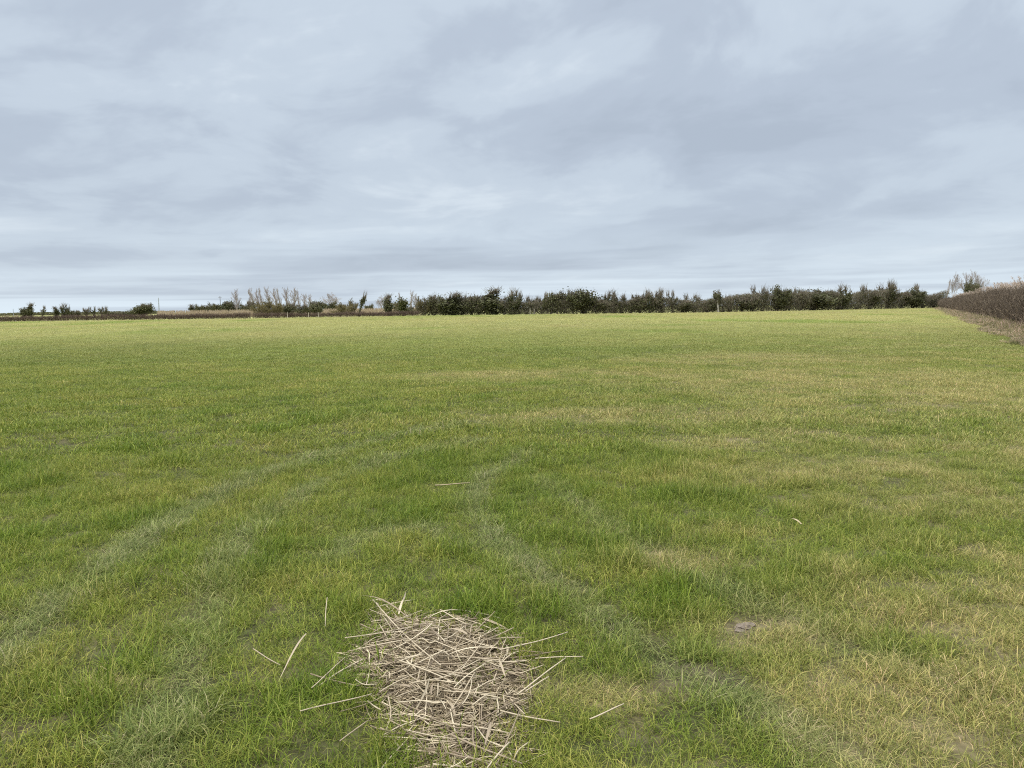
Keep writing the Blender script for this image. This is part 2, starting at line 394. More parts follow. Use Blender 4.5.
#            upright           flattened             per distance band
BANDS = [(1.2, 8.5, 270, 46, .085, .0028), (8.5, 24, 66, 62, .19, .0058), (24, 68, 15, 85, .42, .014), (68, 236, 3.2, 110, .95, .034)]
for i, (a, b, dens, n, rad, w) in enumerate(BANDS):
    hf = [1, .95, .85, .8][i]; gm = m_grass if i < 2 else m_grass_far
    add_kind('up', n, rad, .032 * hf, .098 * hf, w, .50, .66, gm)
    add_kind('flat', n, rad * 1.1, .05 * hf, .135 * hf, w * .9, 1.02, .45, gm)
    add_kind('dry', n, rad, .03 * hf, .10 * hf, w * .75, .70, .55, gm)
CXL, CXR = 1.0, 1.0
HX0, HSL = 4.0, .53                                   # right edge of the field: x = HX0 + HSL*y
PTS = {k: [] for k in ('co', 'idx', 'rot', 'scl', 'tint')}
def scatter(a, b, dens, band):
    ya, yb = a * .85, b * 1.12
    xl = lambda y: -(y * .78 + 2.0); xr = lambda y: np.minimum(y * .78 + 2.0, HX0 + HSL * y + .8 * (vnoise(y, y * 0, 3, 7) - .3))
    wmax = 2 * (yb * .78 + 2.0)
    n = int((yb - ya) * wmax * dens)
    out = []
    y = ya + (yb - ya) * rng.random(n); x = (rng.random(n) - .5) * wmax
    keep = (x > xl(y)) & (x < xr(y))
    p = np.ones(n)
    if band > 0: p *= sstep(a * .85, a * 1.12, y)
    if band < 3: p *= 1 - sstep(b * .85, b * 1.12, y)
    keep &= rng.random(n) < p
    back = 172 + 0 * x
    x, y = x[keep], y[keep]
    return x, y
HEDGE_Y = [(-60, 166), (0, 166), (250, 172), (420, 188), (580, 180), (700, 177), (800, 195), (900, 226), (945, 234)]
hx = [col_at(a, b).x for a, b in HEDGE_Y]; hy = [b for a, b in HEDGE_Y]
def back_edge(x): return np.interp(x, hx, hy)
for i, (a, b, dens, n, rad, w) in enumerate(BANDS):
    x, y = scatter(a, b, dens, i)
    k = y < back_edge(x) - 1.0; x, y = x[k], y[k]
    f = fields(x, y); rnd = rng.random(len(x))
    k = rng.random(len(x)) > np.maximum(f['bare'] * .5, f['heap'] * .93)
    x, y, rnd = x[k], y[k], rnd[k]; f = {q: v[k] for q, v in f.items()}
    e = rng.random(len(x)) < np.clip(f['tr'] * .9 + f['dry'] * .7, 0, 1)
    jit = [.05, .12, .25, .5][i]; x2 = x[e] + rng.normal(0, jit, e.sum()); y2 = y[e] + rng.normal(0, jit, e.sum())
    f2 = fields(x2, y2); k2 = f2['heap'] < .3; x2, y2 = x2[k2], y2[k2]; f2 = {q: v[k2] for q, v in f2.items()}
    x = np.concatenate([x, x2]); y = np.concatenate([y, y2]); rnd = np.concatenate([rnd, rng.random(len(x2))]); f = {q: np.concatenate([v, f2[q]]) for q, v in f.items()}
    m = len(x); u = rng.random(m)
    kind = np.where(u < f['tr'] * .7, 1, np.where(u > 1 - f['dry'] * .6 - f['bare'] * .7, 2, 0))
    kind = np.where((kind == 0) & (rng.random(m) < .25), 1, kind)
    idxs = i * 3 * NV + kind * NV + rng.integers(0, NV, m)
    s = (.72 + .5 * rng.random(m)) * (1 + .35 * f['lush'] - .22 * f['dry'] - .1 * f['tr'] + .9 * (f['fine'] - .5) + .5 * (f['patch'] - .5))
    clump = vnoise(x, y, .16, 83) * .6 + vnoise(x, y, .45, 84) * .4
    s = s * (1 + sstep(20, 9, y) * (.85 * sstep(.5, .85, clump) - .28 * sstep(.45, .2, clump)))
    f['lush'] = np.clip(f['lush'] + .5 * sstep(.55, .8, clump) * sstep(20, 9, y) * (1 - f['dry']) * (1 - f['tr']), 0, 1)
    rot = np.stack([rng.normal(0, .08, m), rng.normal(0, .08, m), rng.uniform(0, 6.283, m)], 1)
    PTS['co'].append(np.stack([x, y, gz(x, y)], 1)); PTS['idx'].append(idxs)
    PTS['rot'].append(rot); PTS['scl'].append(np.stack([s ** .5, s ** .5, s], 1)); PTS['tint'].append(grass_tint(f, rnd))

def gn_scatter(name, co, idxs, rot, scl, tint, coll):
    me = bpy.data.meshes.new(name)
    n = len(co); me.vertices.add(n); me.vertices.foreach_set('co', np.asarray(co, np.float32).ravel())
    for nm, typ, arr, key in (('idx', 'INT', idxs, 'value'), ('rot', 'FLOAT_VECTOR', rot, 'vector'), ('scl', 'FLOAT_VECTOR', scl, 'vector')):
        a = me.attributes.new(nm, typ, 'POINT')
        a.data.foreach_set(key, np.asarray(arr, np.int32 if typ == 'INT' else np.float32).ravel())
    a = me.attributes.new('tint', 'FLOAT_COLOR', 'POINT')
    a.data.foreach_set('color', np.concatenate([tint, np.ones((n, 1))], 1).astype(np.float32).ravel())
    ob = obj(name, me)
    g = bpy.data.node_groups.new(name + '_nodes', 'GeometryNodeTree')
    g.interface.new_socket('Geometry', in_out='INPUT', socket_type='NodeSocketGeometry')
    g.interface.new_socket('Geometry', in_out='OUTPUT', socket_type='NodeSocketGeometry')
    gi = g.nodes.new('NodeGroupInput'); go = g.nodes.new('NodeGroupOutput')
    iop = g.nodes.new('GeometryNodeInstanceOnPoints'); ci = g.nodes.new('GeometryNodeCollectionInfo')
    ci.inputs['Collection'].default_value = coll; ci.inputs['Separate Children'].default_value = True; ci.inputs['Reset Children'].default_value = True
    def na(nm, typ):
        q = g.nodes.new('GeometryNodeInputNamedAttribute'); q.data_type = typ; q.inputs['Name'].default_value = nm
        return [s for s in q.outputs if s.enabled and s.name == 'Attribute'][0]
    L = g.links.new
    L(gi.outputs[0], iop.inputs['Points']); L(ci.outputs[0], iop.inputs['Instance'])
    iop.inputs['Pick Instance'].default_value = True
    L(na('idx', 'INT'), iop.inputs['Instance Index'])
    e2r = g.nodes.new('FunctionNodeEulerToRotation'); L(na('rot', 'FLOAT_VECTOR'), e2r.inputs[0]); L(e2r.outputs[0], iop.inputs['Rotation'])
    L(na('scl', 'FLOAT_VECTOR'), iop.inputs['Scale']); L(iop.outputs[0], go.inputs[0])
    md = ob.modifiers.new('scatter', 'NODES'); md.node_group = g
    return ob
P = {k: np.concatenate(v) for k, v in PTS.items()}
grass = gn_scatter('grass', P['co'], P['idx'], P['rot'], P['scl'], P['tint'], tufts)
tag(grass, 'short green winter grass covering the whole field', 'grass', kind='stuff')
print('grass tufts', len(P['co']))

# ---- rough dry grass: verge under the right hedge and thin strips under the far hedges
rough = bpy.data.collections.new('rough_kinds')
for k in range(6):
    v, fc, s = blade_mesh(120, .45, .25, .75, .020, .55, .45, rng)
    rough.objects.link(bpy.data.objects.new('rough_%03d' % k, new_mesh('rough', v, fc, s, m_grass)))
nV = 5600
y = 20 + 215 * rng.random(nV) ** 1.35
c = HX0 - .3 + 2.3 * rng.random(nV) ** .75 + 1.3 * (fbm(y, y * 0, 2.5, 19, 3) - .5)
x = c + HSL * y + .5 * (vnoise(y, y * 0, 4, 9) - .5)
sv = .3 + .62 * rng.random(nV) ** 1.6 * sstep(HX0 - .4, HX0 + 1.4, c)
z = .16 * sstep(HX0 + .2, HX0 + 2.2, c)
co = [np.stack([x, y, z], 1)]; sc_ = [sv]
# the low bank the hedge stands on is part of the rough strip's base
xs_, ys_ = [], []
for (a, ya), (b, yb) in zip(HEDGE_Y[:-1], HEDGE_Y[1:]):
    p, q = col_at(a, ya), col_at(b, yb); m = int((q - p).length * 5)
    tt = rng.random(m)[:, None]; pq = np.array(p)[None] * (1 - tt) + np.array(q)[None] * tt
    pq[:, 1] -= rng.uniform(.2, 1.6, m); co.append(pq); sc_.append(rng.uniform(.2, .55, m) * (.4 + .9 * vnoise(pq[:, 0], pq[:, 1], 5, 12)))
co = np.concatenate(co); sv = np.concatenate(sc_); m = len(co)
dt = np.array([.40, .325, .215]) * (.65 + .6 * rng.random((m, 1))); gr = (rng.random(m) < .22)
dt[gr] = np.array([.15, .15, .06])
rot = np.stack([rng.normal(0, .1, m), rng.normal(0, .1, m), rng.uniform(0, 6.28, m)], 1)
rg_ = gn_scatter('dry_grass', co, rng.integers(0, 6, m), rot, np.stack([sv, sv, sv], 1), dt, rough)
tag(rg_, 'long pale dry grass along the foot of the hedges', 'dry grass', kind='stuff')
bank_y = np.arange(18, 240, 1.5); prof = [(.1, -.06), (.8, .05), (1.9, .15), (4.2, .2), (6.5, .2), (8, -.1)]
bv = np.array([[HX0 + cc + HSL * yy + .3 * (float(vnoise(np.array([yy]), np.array([cc]), 4, 15)[0]) - .5), yy, zz_ + .06 * (float(vnoise(np.array([yy]), np.array([cc]), 2, 16)[0]) - .5)] for yy in bank_y for cc, zz_ in prof])
nb, npf = len(bank_y), len(prof); ii = np.arange(nb * npf).reshape(nb, npf)
bf = np.stack([ii[:-1, :-1], ii[:-1, 1:], ii[1:, 1:], ii[1:, :-1]], -1).reshape(-1, 4)
M_BANK = plain('bank_earth', [(0, (.15, .12, .075)), (1, (.27, .225, .14))], .95, noise=3)
tag(obj('bank', new_mesh('bank', bv, bf, np.full(len(bf), 4), M_BANK, True)), None, None, kind='structure')

# ------------------------------------------------------------------ right hedge with reeds behind it
def curved_sticks(p0, d, L, r, rg, bend=.35):
    d = d / np.linalg.norm(d, axis=1, keepdims=True)
    p1 = p0 + d * (L * .5)[:, None]
    d2 = d + rg.normal(0, bend, d.shape); d2 /= np.linalg.norm(d2, axis=1, keepdims=True)
    p2 = p1 + d2 * (L * .5)[:, None]
    return join(sticks(p0, p1, r, r * .7), sticks(p1, p2, r * .7, r * .3))
def line_pt(s_y, c): return np.stack([HX0 + c + HSL * s_y, s_y], 1)
hedge = obj('hedge', None); hedge.location = (HX0 + 3.2 + HSL * 110, 110, .3)
tag(hedge, 'long bare brown hawthorn hedge running along the right edge of the field', 'hedge')
inv = Vector(hedge.location)
def shift(vfs): v, f_, s_ = vfs; return v - np.array(inv)[None], f_, s_
nS = 5200; y = 26 + 212 * rng.random(nS) ** 1.5
p = line_pt(y, 2.5 + rng.normal(0, .35, nS)); p0 = np.column_stack([p, np.full(nS, .2)])
d = np.column_stack([rng.normal(0, .30, nS), rng.normal(0, .30, nS), np.ones(nS)])
obj('stems', new_mesh('stems', *shift(curved_sticks(p0, d, rng.uniform(1.0, 1.9, nS), np.full(nS, .022), rng, .2)), M_BARK), hedge)
nT = 85000; y = 26 + 212 * rng.random(nT) ** 1.6
top = 2.2 + .8 * (fbm(y, y * 0, 6, 21, 4, .7) - .5) + .5 * (vnoise(y, y * 0, .9, 22) - .5) + .5 * rng.random(nT) ** 6
hgt = rng.random(nT) ** .62
wid = .38 + .42 * np.sin(np.clip(hgt, 0, 1) * 2.6)
p = line_pt(y, 2.45 + wid * np.clip(rng.normal(0, .75, nT), -1.6, 1.6))
p0 = np.column_stack([p, .10 + hgt * (top - .3)])
d = np.column_stack([rng.normal(0, .55, nT), rng.normal(0, .55, nT), .35 + rng.random(nT) * 1.1])
obj('twigs', new_mesh('twigs', *shift(curved_sticks(p0, d, rng.uniform(.25, .75, nT), rng.uniform(.006, .013, nT) * (1 + y / 120), rng)), M_HEDGE), hedge)

def reeds(name, x, y, h0, h1, w, plume=True, z=0., lean=.06, hs=1.0):
    n = len(x); p0 = np.column_stack([x, y, np.broadcast_to(z, (n,))])
    d = np.column_stack([rng.normal(-lean, .09, n), rng.normal(0, .07, n), np.ones(n)])
    L = rng.uniform(h0, h1, n) * hs; tip = p0 + d * L[:, None]
    parts = [sticks(p0, tip, w, w * .6)]
    # hanging leaves
    m = n * 2; k = rng.integers(0, n, m); tt = rng.uniform(.3, .85, m)[:, None]
    q = p0[k] * (1 - tt) + tip[k] * tt; a = rng.uniform(0, 6.28, m)
    dd = np.column_stack([np.cos(a), np.sin(a), rng.uniform(.2, 1.2, m)])
    parts.append(sticks(q, q + dd * rng.uniform(.2, .45, m)[:, None], w * .8, w * .15))
    o_ = obj(name, new_mesh(name, *join(*parts), M_REED))
    if plume:
        m = n * 9; k = np.repeat(np.arange(n), 9); tt = np.tile(np.linspace(0, 1, 9), n)
        c = tip[k] + np.column_stack([-.16 * tt + rng.normal(0, .03, m), rng.normal(0, .03, m), .34 * tt - .10 * tt ** 2])
        dd = np.column_stack([rng.normal(-.5, .3, m), rng.normal(0, .3, m), rng.uniform(-.2, .8, m)])
        dd /= np.linalg.norm(dd, axis=1, keepdims=True)
        ww = w * 2.4 * (1.15 - tt)
        obj('plumes', new_mesh('plumes', *sticks(c, c + dd * .16, ww, ww * .3), M_PLUME), o_)
    return o_
nR = 2600; y = 30 + 175 * rng.random(nR) ** 1.7; c = 5.0 + 2.6 * rng.random(nR)
ob = reeds('reeds', HX0 + c - .5 + HSL * y, y, 2.0, 3.05, .010, True, .25, hs=(.86 + .34 * fbm(y, y * 0, 7, 33, 3) + .16 * sstep(75, 38, y)))
nR = 1100; y = 28 + 150 * rng.random(nR) ** 1.5; c = 1.4 + 1.1 * rng.random(nR)
o2 = reeds('reeds', HX0 + c + HSL * y, y, .7, 2.1, .012, False, .1, lean=-.05); tag(o2, 'scattered pale reed stalks standing against the face of the right hedge', 'reeds', kind='stuff')
tag(ob, 'tall pale reeds with feathery plumes standing up behind the right hedge', 'reeds', kind='stuff')

# ------------------------------------------------------------------ tree maker
def grow(levels, rg, h, trunk_len=.62, stems=1, spread=.9, upw=.35, r0=.14, splay=.12, shape=None):
    """recursive limbs; returns segments per level [(p0,p1,r0,r1)...]"""
    segs = [[] for _ in levels]
    def limb(p, d, L, r, lv):
        nseg = 4 if lv == 0 else (3 if lv == 1 else 2)
        pts = [p]; dirs = []
        for k in range(nseg):
            d = d + rg.normal(0, .16 if lv else .09, 3) + np.array([0, 0, upw * .3 if lv else .05]); d = d / np.linalg.norm(d)
            q = pts[-1] + d * L / nseg
            a, b = r * (1 - .65 * k / nseg), r * (1 - .65 * (k + 1) / nseg)
            segs[lv].append((pts[-1], q, a, b)); pts.append(q); dirs.append(d)
        if lv + 1 >= len(levels): return
        n, lf, st = levels[lv + 1]
        for k in range(n):
            t_ = st + (1 - st) * (k + rg.random()) / n
            i = min(int(t_ * nseg), nseg - 1); fr = t_ * nseg - i
            q = pts[i] * (1 - fr) + pts[i + 1] * fr
            a = rg.uniform(0, 2 * np.pi); _, u, w = basis(dirs[i][None])
            out = u[0] * math.cos(a) + w[0] * math.sin(a)
            nd = dirs[i] * (1 - .4 * spread) + out * spread * rg.uniform(.6, 1.2) + np.array([0, 0, upw]); nd /= np.linalg.norm(nd)
            limb(q, nd, L * lf * rg.uniform(.65, 1.15) * (1.12 - .45 * t_), max(r * (1 - .6 * t_) * .5, .008), lv + 1)
    for s in range(stems):
        a = rg.uniform(0, 6.28); off = np.array([math.cos(a), math.sin(a), 0]) * (.06 if stems > 1 else 0)
        dd = np.array([math.cos(a) * splay * (stems > 1), math.sin(a) * splay * (stems > 1), 1.0]) + rg.normal(0, .04, 3)
        limb(off + np.array([0, 0, -.1]), dd / np.linalg.norm(dd), h * (trunk_len if len(levels) > 2 else .9) * rg.uniform(.85, 1), r0, 0)
    return segs
def seg_arrays(lst):
    return np.array([s[0] for s in lst]), np.array([s[1] for s in lst]), np.array([s[2] for s in lst]), np.array([s[3] for s in lst])
PROTO = {}
def make_tree(key, name, levels, h, seed, twig=M_TWIG, bark=M_BARK, ivy=None, ivy_on=(0, 1), ivy_n=0, ivy_r=.5, ivy_size=.13, spray=0, twig_w=1.0, **kw):
    rg = np.random.default_rng(seed)
    segs = grow(levels, rg, h, **kw)
    root = bpy.data.objects.new(name, None)
    kids = []
    trunk = segs[0] + (segs[1] if len(levels) > 2 else [])
    crown = [s for l in segs[(2 if len(levels) > 2 else 1):] for s in l]
    a = seg_arrays(trunk); kids.append(obj('trunk', new_mesh('trunk', *sticks(*a, sides=5), bark), None, False))
    parts = []
    c0, c1, ra, rb = seg_arrays(crown)
    parts = [sticks(c0, c1, ra * twig_w, rb * twig_w)]
    if spray:
        hi = c1[c1[:, 2] > np.quantile(c1[:, 2], .72)]; q = hi[rg.integers(0, len(hi), spray)]
        dd = np.column_stack([rg.normal(0, .35, spray), rg.normal(0, .35, spray), np.ones(spray)])
        parts.append(curved_sticks(q - dd * .3, dd, rg.uniform(.5, 1.5, spray) * h / 5.5, rg.uniform(.016, .03, spray), rg, .2))
    cm = new_mesh('crown', *join(*parts), twig)
    kids.append(obj('crown', cm, None, False))
    if ivy:
        src = [s for l in ivy_on for s in segs[l]]
        s0, s1, sa, sb = seg_arrays(src)
        ln = np.linalg.norm(s1 - s0, axis=1); k = rg.choice(len(src), ivy_n, p=ln / ln.sum()); tt = rg.random(ivy_n)[:, None]
        c = s0[k] * (1 - tt) + s1[k] * tt
        # leaves gather in clumps along the limbs
        cl_ = rg.random(len(src)) * .9 + .35
        c = c + rg.normal(0, 1, (ivy_n, 3)) * (ivy_r * cl_[k])[:, None] * np.array([1, 1, .9])
        c = c[(c[:, 2] > .05) & (rg.random(len(c)) > .75 * sstep(.55, 1.0, c[:, 2] / np.quantile(c1[:, 2], .97)))]
        sz = ivy_size * rg.uniform(.6, 1.3, len(c))
        kids.append(obj('ivy', new_mesh('ivy', *quads(c, sz * .6, sz, rg=rg), ivy), None, False))
    allp = np.concatenate([c1] + [s[1][None] for s in trunk])
    PROTO[key] = (root, kids, float(np.quantile(allp[:, 2], .985)), float(2 * np.quantile(np.hypot(allp[:, 0], allp[:, 1]), .93)))
def plant(key, name, px, Y, h, w, label, cat='tree', group=None, lean=0, z=0, hpx=None):
    root, kids, ph, pw = PROTO[key]
    r = root.copy(); r.name = name; COL.objects.link(r)
    c = col_at(px, Y); r.location = (c.x, c.y, gz1(c.x, c.y) + z)
    s = w / pw
    r.scale = (s, s, h / ph); r.rotation_euler = (0, R(lean), 0)
    if not lean: r.rotation_euler = (0, 0, random.uniform(0, 6.28))
    tag(r, label, cat, group)
    for k in kids:
        q = k.copy(); q.parent = r; COL.objects.link(q)
    return r
# bare thorn bushes (three shapes)
make_tree('thorn1', 'hawthorn', [(1, 1, 0), (9, .75, .15), (8, .5, .15), (8, .45, .2), (6, .55, .15)], 5, 101, ivy=M_IVY, ivy_on=(0, 1, 2), ivy_n=2400, ivy_r=.30, ivy_size=.14, stems=2, splay=.35, spray=110, r0=.11, twig_w=1.9)
make_tree('thorn2', 'hawthorn', [(1, 1, 0), (8, .8, .12), (8, .5, .15), (8, .45, .2), (6, .55, .15)], 5, 102, ivy=M_IVY, ivy_on=(0, 1, 2), ivy_n=3600, ivy_r=.36, ivy_size=.14, stems=3, splay=.4, spray=110, r0=.10, twig_w=1.9)
make_tree('thorn3', 'hawthorn', [(1, 1, 0), (7, .7, .25), (8, .55, .2), (8, .45, .2), (6, .55, .15)], 6, 103, ivy=M_IVY, ivy_on=(0, 1), ivy_n=1800, ivy_r=.3, ivy_size=.14, stems=2, splay=.25, spray=110, r0=.12, twig_w=1.9)
# ivy columns with bare tops
make_tree('ivy1', 'ivy_clad_tree', [(1, 1, 0), (7, .45, .25), (7, .5, .2), (7, .5, .2), (6, .55, .15)], 6.5, 111, ivy=M_IVY, ivy_on=(0, 1), ivy_n=3000, ivy_r=.32, ivy_size=.15, stems=1, upw=.5, spread=.7, spray=110, r0=.17, twig_w=1.8)
make_tree('ivy2', 'ivy_clad_tree', [(1, 1, 0), (5, .7, .35), (7, .5, .3), (6, .5, .2), (6, .55, .15)], 6.5, 112, ivy=M_IVY, ivy_on=(0, 1), ivy_n=3000, ivy_r=.28, ivy_size=.15, stems=2, splay=.3, upw=.5, spread=.8, spray=110, r0=.15, twig_w=1.8)
make_tree('ivy3', 'ivy_clad_tree', [(1, 1, 0), (4, .8, .45), (7, .5, .3), (7, .5, .2), (6, .55, .15)], 6.5, 113, ivy=M_IVY, ivy_on=(0, 1), ivy_n=2200, ivy_r=.26, ivy_size=.15, stems=1, upw=.3, spread=.9, spray=110, r0=.17, twig_w=1.8)
# dense dark crowns
make_tree('dense1', 'evergreen_bush', [(1, 1, 0), (10, .7, .12), (8, .5, .2), (7, .5, .2), (4, .55, .15)], 5, 121, ivy=M_IVY, ivy_on=(1, 2, 3), ivy_n=6500, ivy_r=.30, ivy_size=.15, stems=2, splay=.3, spray=35, r0=.12, twig_w=1.7)
make_tree('dense2', 'evergreen_bush', [(1, 1, 0), (11, .65, .08), (8, .5, .2), (7, .5, .2), (4, .55, .15)], 5, 122, ivy=M_IVY, ivy_on=(1, 2, 3), ivy_n=7000, ivy_r=.34, ivy_size=.15, stems=3, splay=.35, spray=35, r0=.12, twig_w=1.7)
# bare trees
make_tree('bare1', 'bare_tree', [(1, 1, 0), (8, .75, .35), (8, .5, .2), (8, .5, .2), (5, .5, .2)], 8, 131, twig=M_TWIG, stems=1, upw=.45, r0=.16, twig_w=1.5)
make_tree('bare_grey', 'bare_tree', [(1, 1, 0), (9, .75, .3), (8, .5, .2), (8, .5, .2), (5, .5, .2)], 8, 132, twig=M_TWIG_GREY, bark=M_TWIG_GREY, stems=1, upw=.35, r0=.16, twig_w=1.5)
make_tree('fan', 'bare_tree', [(1, 1, 0), (9, .8, .25), (9, .5, .2), (8, .5, .2), (5, .5, .2)], 9, 133, twig=M_TWIG_GREY, stems=2, splay=.3, upw=.6, r0=.15, twig_w=1.3, ivy=M_IVY, ivy_on=(0,), ivy_n=2500, ivy_r=.5, ivy_size=.2)
make_tree('pole', 'bare_tree', [(1, 1, 0), (12, .22, .3), (6, .5, .2), (5, .5, .2)], 8, 134, twig=M_TWIG, stems=1, upw=.8, spread=.6, r0=.16, twig_w=1.4, spray=60)
for k in range(3):
    make_tree('poplar%d' % k, 'poplar', [(1, 1, 0), (22, .34, .10), (8, .45, .15), (7, .5, .2), (3, .5, .2)], 12, 141 + k, twig=M_TWIG_GREY, bark=M_TWIG_GREY, stems=1, trunk_len=.9, upw=.95, spread=.42, r0=.11, twig_w=1.0)
# olive willows
make_tree('willow1', 'willow_bush', [(1, 1, 0), (9, .8, .05), (9, .5, .1), (9, .5, .2), (5, .5, .2)], 4.5, 151, twig=M_TWIG_OLIVE, stems=4, splay=.55, upw=.35, r0=.08, twig_w=1.9)
make_tree('willow2', 'willow_bush', [(1, 1, 0), (9, .8, .05), (9, .5, .1), (9, .5, .2), (5, .5, .2)], 4.5, 152, twig=M_TWIG_OLIVE, stems=3, splay=.5, upw=.4, r0=.08, twig_w=1.9)
make_tree('ivy_olive', 'ivy_clad_tree', [(1, 1, 0), (5, .5, .3), (6, .5, .2), (6, .5, .2)], 5.5, 153, ivy=M_IVY_OLIVE, ivy_on=(0, 1), ivy_n=3600, ivy_r=.3, ivy_size=.16, stems=1, upw=.5, spread=.8, r0=.16, twig_w=1.6)

# ------------------------------------------------------------------ far hedgerow across the back of the field
G_ROW = 'trees and bushes of the far hedgerow'
def depth(px): return float(np.interp(px, [a for a, b in HEDGE_Y], [b for a, b in HEDGE_Y]))
def hor(px): return 308.5 - (px - 512) * math.tan(R(.73))
ROW = [  # px, top y, width px, kind, name, label
 (424, 299, 13, 'willow2', 'willow_bush', 'olive tinged bushy tree at the left end of the far dark hedgerow'),
 (434, 297, 14, 'thorn2', 'hawthorn', 'dark rounded bush second from the left end of the far hedgerow'),
 (444, 298, 13, 'dense1', 'evergreen_bush', 'dense low topped bush third from the left end of the far hedgerow'),
 (455, 296, 13, 'ivy1', 'ivy_clad_tree', 'dark tree with small knob top fourth from left end of far hedgerow'),
 (463, 297, 13, 'thorn2', 'hawthorn', 'leafy thorn fifth from the left end of the far hedgerow'),
 (471, 298, 13, 'dense2', 'evergreen_bush', 'blunt dark bush sixth from left end of the far hedgerow'),
 (479, 297, 14, 'thorn2', 'hawthorn', 'thorn with reddish twigs just left of the tall narrow hedgerow tree'),
 (494, 292, 13, 'ivy1', 'ivy_clad_tree', 'tall narrow ivy covered tree standing above the left part of the far hedgerow'),
 (504, 299, 12, 'thorn1', 'hawthorn', 'low thorn just right of the tall narrow hedgerow tree'),
 (511, 293, 14, 'ivy2', 'ivy_clad_tree', 'two headed ivy tree with bare forks, near the tall narrow hedgerow tree'),
 (519, 295, 11, 'ivy3', 'ivy_clad_tree', 'ivy topped tree with sky gaps, right neighbour of the two headed ivy tree'),
 (527, 298, 11, 'thorn3', 'hawthorn', 'thin open thorn above pale stakes in the far hedgerow'),
 (534, 299, 11, 'thorn1', 'hawthorn', 'small pointed thorn left of the hedgerow gap with bare leaning stems'),
 (541, 296, 11, 'ivy3', 'ivy_clad_tree', 'bare leaning stemmed tree left of the flat topped hedgerow tree'),
 (551, 294, 15, 'dense1', 'evergreen_bush', 'square flat topped dark tree left of centre in the far hedgerow'),
 (563, 295, 13, 'thorn2', 'hawthorn', 'rounded green dark tree between flat topped and broad domed hedgerow trees'),
 (573, 296, 12, 'thorn3', 'hawthorn', 'twiggy thorn against the left side of the broad domed hedgerow tree'),
 (584, 292, 20, 'dense2', 'evergreen_bush', 'broad domed dark tree, biggest crown near the middle of far hedgerow'),
 (596, 301, 13, 'thorn1', 'hawthorn', 'low brown thorn in the dip right of the broad domed hedgerow tree'),
 (604, 297, 9, 'ivy3', 'ivy_clad_tree', 'small tree with a knob head in the hedgerow dip'),
 (614, 294, 14, 'ivy2', 'ivy_clad_tree', 'ragged tree with twin heads and gaps, right of the hedgerow dip'),
 (622, 296, 12, 'thorn3', 'hawthorn', 'thin headed thorn leaning against the ragged twin headed tree'),
 (631, 300, 13, 'thorn1', 'hawthorn', 'low brown thorn left of the wide ragged crowned clump'),
 (640, 296, 14, 'thorn2', 'hawthorn', 'left shoulder of the wide ragged clump in the middle hedgerow'),
 (650, 292, 16, 'thorn3', 'hawthorn', 'highest bare topped thorn in the wide ragged middle clump'),
 (661, 294, 13, 'ivy2', 'ivy_clad_tree', 'dark ivy tree at the right side of the wide ragged middle clump'),
 (673, 294, 12, 'ivy3', 'ivy_clad_tree', 'forked tree with bare V shaped top right of the ragged middle clump'),
 (684, 301, 15, 'thorn2', 'hawthorn', 'low smooth topped bush right of the forked V topped tree'),
 (695, 296, 13, 'thorn3', 'hawthorn', 'thorn with small twiggy crest between two low hedgerow bushes'),
 (706, 301, 14, 'dense1', 'evergreen_bush', 'low dark bush left of the hedgerow tree with pale trunk'),
 (729, 297, 13, 'thorn3', 'hawthorn', 'twiggy thorn just right of the hedgerow tree with pale trunk'),
 (741, 299, 15, 'thorn1', 'hawthorn', 'low brown thorn second right of the hedgerow tree with pale trunk'),
 (753, 297, 14, 'thorn1', 'hawthorn', 'reddish brown thorn left of the bare topped tree and dark pointed tree'),
 (763, 289, 14, 'thorn3', 'hawthorn', 'bare topped twiggy tree touching the left of the dark pointed tree'),
 (776, 289, 15, 'dense1', 'evergreen_bush', 'dark pointed evergreen crown standing highest in the right hedgerow'),
 (789, 291, 14, 'thorn3', 'hawthorn', 'bare twiggy tree touching the right of the dark pointed tree'),
 (800, 294, 13, 'thorn2', 'hawthorn', 'dark thorn left of the smooth round domed bush'),
 (814, 291, 22, 'dense2', 'evergreen_bush', 'smooth round domed dark bush in the right part of far hedgerow'),
 (828, 293, 13, 'thorn1', 'hawthorn', 'open thorn just right of the smooth domed bush'),
 (840, 289, 15, 'ivy2', 'ivy_clad_tree', 'twin pronged twiggy tree right of the smooth domed bush'),
 (856, 289, 15, 'ivy3', 'ivy_clad_tree', 'small leaning headed tree left of the tall bare hedgerow tree'),
 (868, 293, 15, 'thorn1', 'hawthorn', 'brown thorn just left of the tall bare hedgerow tree'),
 (888, 285, 20, 'thorn3', 'hawthorn', 'tall wide bare twiggy tree in the right end of far hedgerow'),
 (900, 294, 14, 'thorn1', 'hawthorn', 'low reddish thorn right of the tall bare hedgerow tree'),
 (912, 291, 13, 'dense1', 'evergreen_bush', 'dark bush left of the round open crowned tree at field corner'),
 (923, 288, 14, 'ivy3', 'ivy_clad_tree', 'round open crowned tree with a sky hole at the far right field corner'),
 (934, 296, 14, 'thorn1', 'hawthorn', 'low thorn in the far right corner where the two hedges meet'),
]
PROTO_TALL = {}
for px, ty, w, kind, name, label in ROW:
    Y = depth(px) + random.uniform(.5, 2.5); u = Y / F
    h = CAM_H + (hor(px) - ty) * u
    plant(kind, name, px, Y, h * 1.03, w * u * 1.5, label, 'bush' if 'bush' in name or name == 'hawthorn' and w > 12 and ty > 297 else 'tree', G_ROW)
